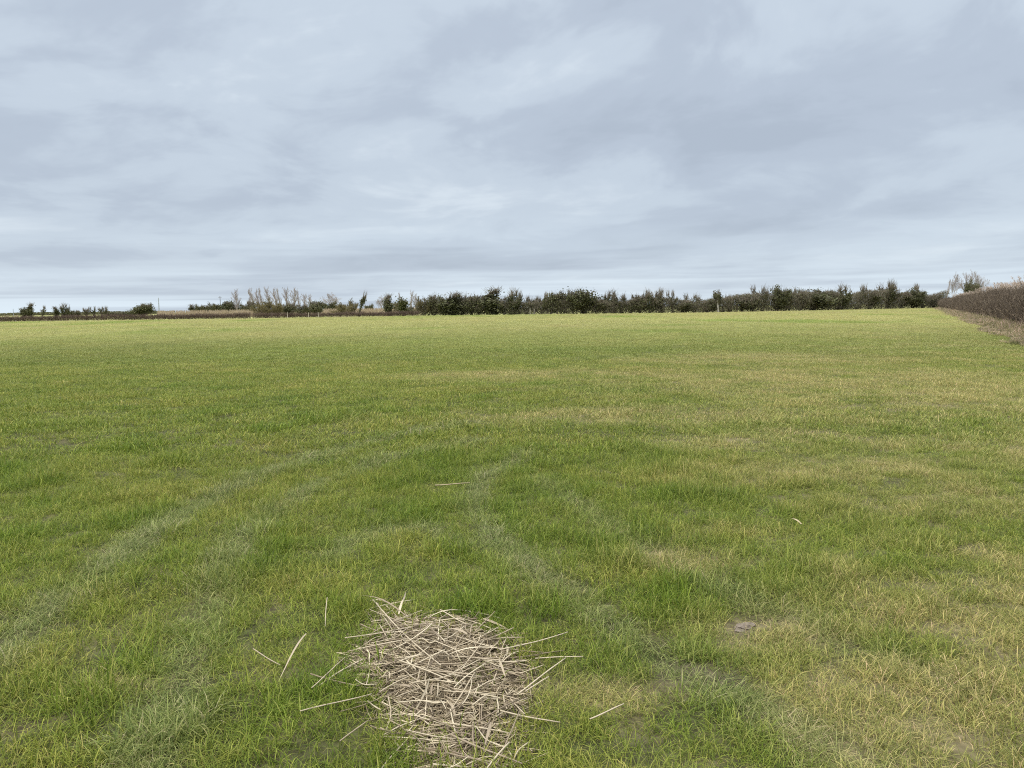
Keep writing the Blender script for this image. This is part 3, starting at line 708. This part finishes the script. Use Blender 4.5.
# the tree with a pale trunk
make_tree('palebole', 'pale_trunked_tree', [(1, 1, 0), (8, .6, .45), (8, .5, .2), (7, .5, .2), (4, .5, .2)], 7, 161, twig=M_TWIG, bark=M_PALE, stems=1, upw=.7, r0=.24, twig_w=1.5, ivy=M_IVY, ivy_on=(1, 2), ivy_n=1800, ivy_r=.2, ivy_size=.14)
plant('palebole', 'pale_trunked_tree', 718, depth(718) - .6, CAM_H + (hor(718) - 290) * depth(718) / F, 3.0, 'hedgerow tree with a pale bare trunk and a spray of thin upright twigs', 'tree', G_ROW)
# low thicket filling the foot of the hedgerow
def thicket(name, line, h0, h1, thick, per_m, mat, label, leaf=0, rr=(.01, .022), foot=.05, rise=None):
    pts = [np.array(col_at(a, b)) for a, b in line]; mid = np.mean(pts, 0); mid[2] = 0
    root = obj(name, None); root.location = mid; tag(root, label, 'hedge')
    P0, Ls = [], []
    for p, q in zip(pts[:-1], pts[1:]):
        L = np.linalg.norm(q - p); m = int(L * per_m); tt = rng.random(m)[:, None]
        c = p * (1 - tt) + q * tt; nrm = np.array([-(q - p)[1], (q - p)[0], 0]) / L
        c = c + nrm * rng.normal(0, thick, (m, 1)); P0.append(c)
    c = np.concatenate(P0); m = len(c)
    top = h0 + (h1 - h0) * fbm(c[:, 0], c[:, 0] * 0, 6, 43, 3)
    if rise: top = top * (1 + rise[2] * sstep(rise[0], rise[1], c[:, 0]))
    c[:, 2] = foot + rng.random(m) ** .9 * (top - .3)
    d = np.column_stack([rng.normal(0, .6, m), rng.normal(0, .6, m), .3 + rng.random(m)])
    obj('twigs', new_mesh('twigs', *curved_sticks(c - mid, d, rng.uniform(.3, .9, m), rng.uniform(*rr, m), rng), mat), root)
    if leaf:
        k = rng.choice(m, int(m * leaf)); cc = c[k] - mid + rng.normal(0, .2, (len(k), 3)); cc[:, 2] = np.maximum(cc[:, 2], .05)
        s = rng.uniform(.08, .2, len(k)); obj('leaves', new_mesh('leaves', *quads(cc, s * .6, s), M_IVY), root)
    return root
thicket('hedge', [(417, 190.5)] + [(a, b + 1.5) for a, b in HEDGE_Y[4:]], 2.3, 4.3, .8, 540, M_TWIG, 'dark tangled hedge along the back of the field under the far trees', leaf=.6, rise=(col_at(670, 180).x, col_at(800, 195).x, .38))
thicket('hedge', [(-60, 166), (0, 166), (125, 169), (250, 172)], 1.0, 1.45, .35, 330, M_HEDGE_LOW, 'low trimmed reddish brown hedge at the far left edge of the field')
thicket('hedge', [(252, 173), (340, 181), (418, 188)], .8, 1.4, .35, 260, M_HEDGE_LOW, 'lower gappy brown hedge in front of the poplars and willows', foot=.03)

# ------------------------------------------------------------------ beyond the left hedge
def up(px, ty, Y): return CAM_H + (hor(px) - ty) * Y / F
# tan reed bed
nR = 9000
bx = rng.random(nR); x = -190 + 175 * bx; y = 235 + 75 * rng.random(nR)
pxl = 512 + F * x / y
k = (pxl > 160) & (pxl < 425); x, y = x[k], y[k]
hmul = sstep(155, 215, 512 + F * x / y)
o_ = reeds('reed_bed', x, y, 1.6, 2.5, .05, False); tag(o_, 'pale tan reed bed behind the low hedge on the left', 'reeds', kind='stuff')
nR = 1500; x = -290 + 70 * rng.random(nR); y = 300 + 60 * rng.random(nR)
o_ = reeds('reed_bed', x, y, 1.0, 1.5, .05, False); tag(o_, 'small tan reed patch at the far left edge of the view', 'reeds', kind='stuff')

G_LEFT = 'trees beyond the low hedge at far left'
LEFT = [
 (22, 308.5, 9, 'dense1', 'evergreen_bush', 'dark two lobed tree, leftmost of the far trees on the left', 300),
 (31, 305, 6, 'ivy1', 'ivy_clad_tree', 'slim upright ivy tree second from the left edge', 300),
 (41, 307.5, 8, 'ivy3', 'ivy_clad_tree', 'mushroom headed dark tree third from the left edge', 300),
 (55, 308, 5, 'ivy1', 'ivy_clad_tree', 'narrow dark tree just left of the forked leaning tree', 290),
 (62, 305.5, 11, 'ivy2', 'ivy_clad_tree', 'forked leaning tree with two dark heads and bare twigs', 290),
 (69, 311, 8, 'dense2', 'evergreen_bush', 'low round bush right of the forked leaning tree', 300),
 (77, 311, 9, 'thorn2', 'hawthorn', 'low dark bush second right of the forked leaning tree', 300),
 (86, 309, 9, 'thorn3', 'hawthorn', 'small tufted tree among low bushes left of the lone round bush', 300),
 (94, 308, 9, 'ivy3', 'ivy_clad_tree', 'second small tufted tree among low bushes at left', 300),
 (102, 307.5, 9, 'thorn3', 'hawthorn', 'bare topped thorn at the right end of the tufted trees', 300),
 (112, 312.5, 12, 'dense2', 'evergreen_bush', 'lowest flat bush between tufted trees and lone round bush', 320),
 (122, 312.5, 12, 'thorn2', 'hawthorn', 'low flat bush two places left of the lone round bush', 320),
 (131, 311, 10, 'dense1', 'evergreen_bush', 'low bush touching the left of the lone round bush', 320),
 (142, 304.5, 15, 'dense2', 'evergreen_bush', 'lone round dark bush left of the tall thin mast', 280),
 (192, 306, 6, 'ivy1', 'ivy_clad_tree', 'small dark tree left in a pair on the reed bed', 330),
 (197, 305.5, 7, 'dense1', 'evergreen_bush', 'small dark tree right in a pair on the reed bed', 330),
 (207, 306, 9, 'dense2', 'evergreen_bush', 'dark bush at left end of the clump above the reeds', 330),
 (215, 304, 10, 'dense1', 'evergreen_bush', 'taller dark bush below the thin telegraph pole', 330),
 (225, 302, 13, 'dense2', 'evergreen_bush', 'broadest dark bush right of the thin telegraph pole', 330),
 (235, 305, 10, 'thorn2', 'hawthorn', 'dark thorn under the lone pale poplar', 330),
 (244, 305, 10, 'dense1', 'evergreen_bush', 'dark bush between lone poplar and the olive willows', 330),
 (252, 302, 12, 'thorn2', 'hawthorn', 'dark bush behind the left olive willow', 320),
 (266, 301.5, 24, 'willow1', 'willow_bush', 'wide olive brown willow bush under the pale poplars', 196),
 (277, 305, 15, 'willow2', 'willow_bush', 'smaller olive willow on the right of the wide olive willow', 200),
 (289, 304, 16, 'thorn2', 'hawthorn', 'dark tangled bush in front of the middle poplars', 205),
 (300, 306, 14, 'thorn1', 'hawthorn', 'brown thorn right of the dark tangled bush under poplars', 215),
 (308, 307, 11, 'thorn3', 'hawthorn', 'low brown thorn touching the round dark bush', 225),
 (316, 302, 12, 'dense2', 'evergreen_bush', 'round dark ball shaped bush at right end of poplars', 225),
 (332, 302.5, 14, 'dense1', 'evergreen_bush', 'grey green rounded bush beneath the grey bare tree', 300),
 (340, 304, 20, 'willow2', 'willow_bush', 'olive willow bush left of the dark leaning tree', 205),
 (352, 301, 12, 'willow1', 'willow_bush', 'olive bush with dark crest touching the leaning tree', 215),
 (335, 294, 22, 'bare_grey', 'bare_tree', 'wide grey bare tree right of the pale poplars', 330),
 (380, 297, 18, 'bare_grey', 'bare_tree', 'wide grey bare tree between leaning tree and dark pointed tree', 300),
 (371, 305, 9, 'dense1', 'evergreen_bush', 'small dark bush under the second grey bare tree', 330),
 (389, 297, 9, 'ivy1', 'ivy_clad_tree', 'dark pointed ivy column left of the olive ivy tree', 194),
 (398, 300, 15, 'willow1', 'willow_bush', 'olive bush between dark ivy column and olive ivy tree', 215),
 (404, 298, 9, 'ivy_olive', 'ivy_clad_tree', 'small olive green ivy tree with a hooked top', 193),
 (413, 307, 10, 'thorn1', 'hawthorn', 'low brown thorn filling gap at left end of the hedgerow', 200),
 (945, 280, 7, 'poplar1', 'bare_tree', 'thin bare upright tree leftmost above the right field corner', 262),
 (952, 275, 13, 'bare_grey', 'bare_tree', 'bare grey tree between the thin upright tree and the fan shaped tree', 262),
 (968, 273, 20, 'fan', 'bare_tree', 'pale fan shaped bare tree behind the right hedge', 262),
 (967, 283, 12, 'dense1', 'evergreen_bush', 'dark ivy bush below the pale fan shaped tree', 240),
 (975, 285, 7, 'dense2', 'evergreen_bush', 'small dark bush right of the fan tree behind reeds', 225),
]
for px, ty, w, kind, name, label, Y in LEFT:
    u = Y / F
    plant(kind, name, px, Y, up(px, ty, Y), w * u * 1.2, label, 'bush' if 'bush' in name or (name == 'hawthorn' and up(px, ty, Y) < 6) else 'tree', 'trees behind the right corner' if px > 900 else G_LEFT)
make_tree('lean', 'leaning_tree', [(1, 1, 0), (5, .45, .6), (6, .5, .3), (6, .5, .2)], 5.5, 171, ivy=M_IVY, ivy_on=(0, 1), ivy_n=1500, ivy_r=.27, ivy_size=.15, stems=1, upw=.3, r0=.2, twig_w=2.2, spray=50)
plant('lean', 'leaning_tree', 358, 190, 5.6, 2.4, 'dark ivy covered tree leaning right with a starry bare top', 'tree', G_LEFT, lean=17)
POP = [(237, 290, 8, 'lone pale poplar left of the main poplar group'), (247, 293, 8, 'first poplar at the left end of the pale group'),
 (253, 289, 8, 'second pale poplar from the left of the group'), (259, 290, 8, 'third pale poplar from the left of the group'),
 (264, 288.5, 8, 'fourth pale poplar from the left of the group'), (270, 287.5, 8, 'fifth pale poplar from the left, highest of the group'),
 (276, 289, 8, 'sixth pale poplar from the left of the group'), (282, 289, 8, 'seventh pale poplar from the left of the group'),
 (288, 288, 9, 'darker stemmed poplar right of the middle of the group'), (294, 288.5, 8, 'fourth pale poplar from the right of the group'),
 (300, 290, 8, 'third pale poplar from the right of the group'), (306, 294, 8, 'shorter poplar second from the right of the group'),
 (311, 295, 7, 'thin short poplar at the right end of the group'), (402, 293, 6, 'faint poplar behind the small olive ivy tree'),
 (411, 291, 6, 'tall faint poplar just left of the far hedgerow'), (416, 294, 5, 'faint thin poplar touching left end of hedgerow')]
for i, (px, ty, w, label) in enumerate(POP):
    Y = 345 + 12 * ((i * 7) % 5 - 2)
    plant('poplar%d' % (i % 3), 'poplar', px, Y, up(px, ty, Y), w * Y / F * 1.15, label, 'poplar', 'pale bare poplars')

# ---- mast, telegraph pole, posts
def mast(px, ty, Y, w, label, name, cat):
    h = up(px, ty, Y); c = col_at(px, Y); r = obj(name, None); r.location = c; tag(r, label, cat)
    legs = np.array([[-1, -1], [1, -1], [1, 1], [-1, 1]]) * w
    p0 = [[a, b, 0] for a, b in legs]; p1 = [[a * .35, b * .35, h] for a, b in legs]
    obj('legs', new_mesh('legs', *sticks(p0, p1, w * .22, w * .16, 4), M_METAL), r)
    A, B = [], []
    for k in range(14):
        z0, z1 = h * k / 14, h * (k + 1) / 14; s0, s1 = 1 - .65 * k / 14, 1 - .65 * (k + 1) / 14
        for i in range(4):
            a, b = legs[i], legs[(i + 1) % 4]
            A.append([a[0] * s0, a[1] * s0, z0]); B.append([b[0] * s1, b[1] * s1, z1])
    obj('braces', new_mesh('braces', *sticks(A, B, w * .09, w * .09, 4), M_METAL), r)
    obj('aerial', new_mesh('aerial', *sticks([[0, 0, h - .1]], [[0, 0, h * 1.08]], w * .12, w * .06, 6), M_METAL), r)
mast(159, 298.5, 700, .42, 'tall thin grey lattice mast on the horizon at left', 'mast', 'mast')
mast(13, 309, 700, .28, 'faint small mast near the left edge of the horizon', 'mast', 'mast')
def tele(px, ty, Y, label):
    h = up(px, ty, Y); c = col_at(px, Y); r = obj('telegraph_pole', None); r.location = c; tag(r, label, 'telegraph pole')
    obj('pole', new_mesh('pole', *sticks([[0, 0, 0]], [[0, 0, h]], .16, .12, 8), M_BARK), r)
    obj('crossarm', new_mesh('crossarm', *sticks([[-.8, -.17, h - .5]], [[.8, -.17, h - .5]], .06, .06, 4), M_BARK), r)
tele(220.5, 296.5, 340, 'thin dark telegraph pole rising out of the bushes on the left')
def post(px, Y, h, label, rad=.06, grp='pale stakes along the far field edge'):
    c = col_at(px, Y)
    v, f_, s_ = join(sticks([[0, 0, -.1]], [[0, 0, h]], rad, rad * .9, 8), sticks([[0, 0, h]], [[0, 0, h + rad * .4]], rad * .9, rad * .2, 8))
    o_ = obj('fence_post', new_mesh('fence_post', v, f_, s_, M_POST)); o_.location = c; o_.rotation_euler = (R(random.uniform(-3, 3)), R(random.uniform(-4, 4)), 0)
    tag(o_, label, 'post', grp)
post(287, 173, 1.3, 'pale stake under the darker stemmed poplar in the low hedge')
post(308, 175, 1.2, 'pale stake left of the round dark ball shaped bush')
post(318, 176, 1.2, 'pale stake in front of the round dark ball shaped bush')
post(530, 180, 1.5, 'left of two pale stakes before the far hedgerow')
post(534, 180, 1.4, 'right of two pale stakes before the far hedgerow')
post(963.5, 122, 1.9, 'pale stake in front of the right hedge near the fan tree', .07)

# distant low woodland on the skyline
def far_wood(name, x0, x1, Y, h, n, label):
    x = x0 + (x1 - x0) * rng.random(n); y = Y + 40 * rng.random(n); top = h * (.35 + .8 * fbm(x, x * 0, 60, 77, 4))
    c = np.column_stack([x, y, rng.random(n) * top]); s = rng.uniform(.6, 1.6, n)
    o_ = obj(name, new_mesh(name, *quads(c, s, s), M_IVY)); tag(o_, label, 'woodland', kind='stuff')
far_wood('woodland', -1000, -560, 1250, 6, 9000, 'far dark woodland strip on the skyline at left')

# ------------------------------------------------------------------ heap of cut reed stalks in the foreground
G_ST = 'dry reed stalks of the heap'
def stalk_mesh(L, r, bend, kink, rg, sides=6):
    """hollow-looking cut reed: jointed tube with nodes, slightly bent, cut end"""
    n = 7; ts = np.linspace(-.5, .5, n); V = []
    ph = rg.uniform(0, 6.28)
    for i, t_ in enumerate(ts):
        y_ = bend * L * (t_ * t_ - .08) + (kink * L * max(0, t_ - .1)); z_ = .008 * L * math.sin(t_ * 5 + ph)
        rr = r * (1 - .25 * (t_ + .5)) * (1.18 if i in (2, 4) else 1.0)
        for k in range(sides):
            a = 6.283 * k / sides; V.append((t_ * L, y_ + rr * math.cos(a), z_ + rr * math.sin(a)))
    Fc, S = [], []
    for i in range(n - 1):
        for k in range(sides):
            k2 = (k + 1) % sides; Fc += [i * sides + k, i * sides + k2, (i + 1) * sides + k2, (i + 1) * sides + k]; S.append(4)
    Fc += list(range(sides))[::-1]; S.append(sides); Fc += list(range((n - 1) * sides, n * sides)); S.append(sides)
    return np.array(V), Fc, S
def leaf_mesh(L, w, rg):
    n = 7; V = []
    for i in range(n):
        t_ = i / (n - 1); ww = w * math.sin(math.pi * min(1, .18 + .82 * (1 - t_))) * .5 + .0006
        z_ = .12 * L * math.sin(t_ * 2.6); tw = .5 * t_
        for s_ in (-1, 0, 1):
            V.append(((t_ - .5) * L, s_ * ww * math.cos(tw) + .08 * L * t_ * t_, z_ + s_ * ww * math.sin(tw) + (.15 * ww if s_ else 0)))
    Fc, S = [], []
    for i in range(n - 1):
        for k in (0, 1):
            Fc += [i * 3 + k, i * 3 + k + 1, (i + 1) * 3 + k + 1, (i + 1) * 3 + k]; S.append(4)
    return np.array(V), Fc, S
rs = np.random.default_rng(77)
stalk_protos = []
for k in range(36):
    L = 1.0; r = rs.uniform(.0016, .0032)
    stalk_protos.append(new_mesh('reed_stalk', *stalk_mesh(.215 * rs.uniform(.35, 1.45), r, rs.normal(0, .08), rs.choice([0, 0, .1, .2, .5, -.35]), rs), M_STRAW))
leaf_protos = [new_mesh('reed_leaf', *leaf_mesh(rs.uniform(.10, .24), rs.uniform(.006, .012), rs), M_STRAW) for k in range(8)]
def heap_h(x, y):
    return .032 * sstep(-.02, .28, heap_in(np.asarray(x, float), np.asarray(y, float))) + .008
def heap_points(n, fuzz, rg):
    out = []
    while len(out) < n:
        x = HEAP.x + rg.uniform(-.7, .7); y = HEAP.y + rg.uniform(-1.0, 1.0)
        d = float(heap_in(np.array([x]), np.array([y]))[0])
        if d > 0 and rg.random() < .25 + min(1, d / .16) or (d > -fuzz and rg.random() < .16): out.append((x, y))
    return np.array(out)
for (x, y) in heap_points(296, .07, rs):
    leafy = rs.random() < .06
    yaw = rs.uniform(0, 6.283)
    me = leaf_protos[rs.integers(8)] if leafy else stalk_protos[rs.integers(36)]
    o_ = obj('reed_leaf' if leafy else 'reed_stalk', me)
    o_.location = (x, y, gz1(x, y) + float(heap_h(np.array([x]), np.array([y]))[0]) + rs.uniform(.0, .035))
    o_.rotation_euler = (rs.uniform(0, 6.28) if not leafy else rs.normal(0, .5), rs.normal(0, .11), yaw)
    if leafy: tag(o_, 'flat dry reed leaf lying in the tangled straw heap', 'reed leaf', 'dry reed leaves of the heap')
    else: tag(o_, 'dry pale reed stalk lying among the tangled straw heap', 'reed stalk', G_ST)
# finer litter underneath, nobody could count it
def litter(name, n, sx, sy, L0, L1, r, seed, label):
    rg = np.random.default_rng(seed)
    x, y = heap_points(n, .06, rg).T
    z = gz(x, y) + heap_h(x, y) * rg.uniform(.1, 1.0, n)
    yaw = rg.uniform(0, 6.283, n)
    d = np.column_stack([np.cos(yaw), np.sin(yaw), rg.normal(0, .12, n)])
    p0 = np.column_stack([x, y, z]); o_ = obj(name, new_mesh(name, *curved_sticks(p0 - d * .1, d, rg.uniform(L0, L1, n), np.full(n, r) * rg.uniform(.6, 1.3, n), rg, .10), M_STRAW_LOW))
    tag(o_, label, 'straw', kind='stuff')
litter('straw_litter', 4300, .40, .60, .05, .24, .0025, 5, 'broken straw litter forming the bed of the reed heap')

def long_stalk(name, a, b, za, zb, r, label, cat='reed stalk', leafw=0, bend=.03):
    za *= .72; zb *= .72; A = ground_at(*a, za); B = ground_at(*b, zb); L = (B - A).length
    v, f_, s_ = stalk_mesh(L, r * .72, bend, 0, rs) if not leafw else leaf_mesh(L, leafw, rs)
    o_ = obj(name, new_mesh(name, v, f_, s_, M_STRAW_LOW if cat in ('stick', 'leaf') else M_STRAW)); mid = (A + B) / 2
    o_.location = (mid.x, mid.y, mid.z + gz1(mid.x, mid.y))
    d = B - A; o_.rotation_euler = (0, -math.asin(d.z / L), math.atan2(d.y, d.x))
    tag(o_, label, cat)
LS = [
 ('reed_leaf', (279, 683), (312, 640), .05, .11, .004, 'broad pale dead reed leaf lying in grass left of the heap', 'reed leaf', .0065),
 ('reed_stalk', (253, 651), (280, 667), .09, .07, .0035, 'short pale stalk farthest left of the heap', 'reed stalk', 0),
 ('reed_stalk', (327, 599), (325, 628), .14, .06, .003, 'short upright pale stalk beyond the left of the heap', 'reed stalk', 0),
 ('reed_stalk', (372, 602), (440, 668), .06, .11, .0045, 'long stalk running diagonally out of the back left of the heap', 'reed stalk', 0),
 ('reed_leaf', (362, 596), (400, 622), .10, .07, .004, 'curled pinkish leaf at the back left tip of the heap', 'reed leaf', .0065),
 ('reed_stalk', (500, 650), (568, 632), .10, .09, .004, 'long stalk pointing right out of the back of the heap', 'reed stalk', 0),
 ('reed_stalk', (535, 658), (583, 656), .06, .08, .0034, 'thin stalk lying level right of the heap', 'reed stalk', 0),
 ('reed_stalk', (518, 693), (566, 657), .08, .10, .0042, 'stalk slanting up to the right at the right edge of heap', 'reed stalk', 0),
 ('reed_stalk', (526, 690), (549, 676), .08, .08, .004, 'short thick stalk at the right edge of the heap', 'reed stalk', 0),
 ('reed_stalk', (500, 712), (560, 724), .07, .05, .004, 'stalk reaching right from the front right of the heap', 'reed stalk', 0),
 ('reed_stalk', (450, 736), (522, 766), .08, .05, .005, 'thick stalk slanting to lower right at the heap front', 'reed stalk', 0),
 ('reed_stalk', (497, 766), (520, 712), .05, .08, .0038, 'stalk slanting up at the front right corner of the heap', 'reed stalk', 0),
 ('reed_leaf', (484, 750), (494, 726), .07, .09, .004, 'wide yellowish leaf near the front right of the heap', 'reed leaf', .009),
 ('reed_stalk', (590, 719), (624, 704), .07, .09, .004, 'lone pale stalk in the grass right of the heap', 'reed stalk', 0),
 ('reed_stalk', (300, 713), (372, 695), .07, .08, .0035, 'long stalk reaching left from the front left of the heap', 'reed stalk', 0),
 ('reed_stalk', (312, 690), (345, 660), .07, .09, .0032, 'thin stalk leaning in grass along left edge of the heap', 'reed stalk', 0),
 ('reed_stalk', (340, 742), (368, 721), .08, .09, .0035, 'pale bent stalk in dark grass below the heap left side', 'reed stalk', 0),
 ('reed_stalk', (345, 640), (415, 628), .08, .09, .0036, 'stalk lying nearly level across the back left of the heap', 'reed stalk', 0),
 ('reed_stalk', (475, 632), (495, 611), .09, .11, .0036, 'stalk pair end sticking up at the back right of the heap', 'reed stalk', 0),
 ('reed_stalk', (440, 610), (466, 624), .10, .09, .004, 'stalk sticking out at the back middle of the heap', 'reed stalk', 0),
 ('reed_stalk', (435, 484), (470, 482), .06, .06, .007, 'pale stick lying across the grass beyond the heap', 'stick', 0),
 ('reed_leaf', (791, 516), (800, 523), .06, .04, .005, 'small yellow dead leaf alone in the grass at right', 'leaf', .012),
]
for nm, a, b, za, zb, r, lab, cat, lw in LS: long_stalk(nm, a, b, za, zb, r, lab, cat, lw)

# ---- dried mud clods in the turf
import bmesh
def clod(px, py, rx, ry, h, label, seed):
    bm = bmesh.new(); bmesh.ops.create_icosphere(bm, subdivisions=4, radius=1)
    rg = np.random.default_rng(seed); o3 = rg.uniform(0, 50, 3)
    for v in bm.verts:
        q = v.co
        n_ = float(fbm(np.array([q.x * 1.0 + o3[0] + q.z]), np.array([q.y + o3[1] - q.z]), .7, seed, 4, .6)[0])
        k = .35 + 1.3 * n_
        v.co = Vector((q.x * rx * k, q.y * ry * k, max(q.z, -.3) * h * k))
    me = bpy.data.meshes.new('mud_clod'); bm.to_mesh(me); bm.free(); me.materials.append(M_SOIL)
    o_ = obj('mud_clod', me); c = ground_at(px, py); o_.location = (c.x, c.y, gz1(c.x, c.y) + .004); o_.rotation_euler = (0, 0, .5)
    tag(o_, label, 'clod')
clod(743, 626, .062, .03, .016, 'flat grey brown clod of dried mud in the grass at right', 3)
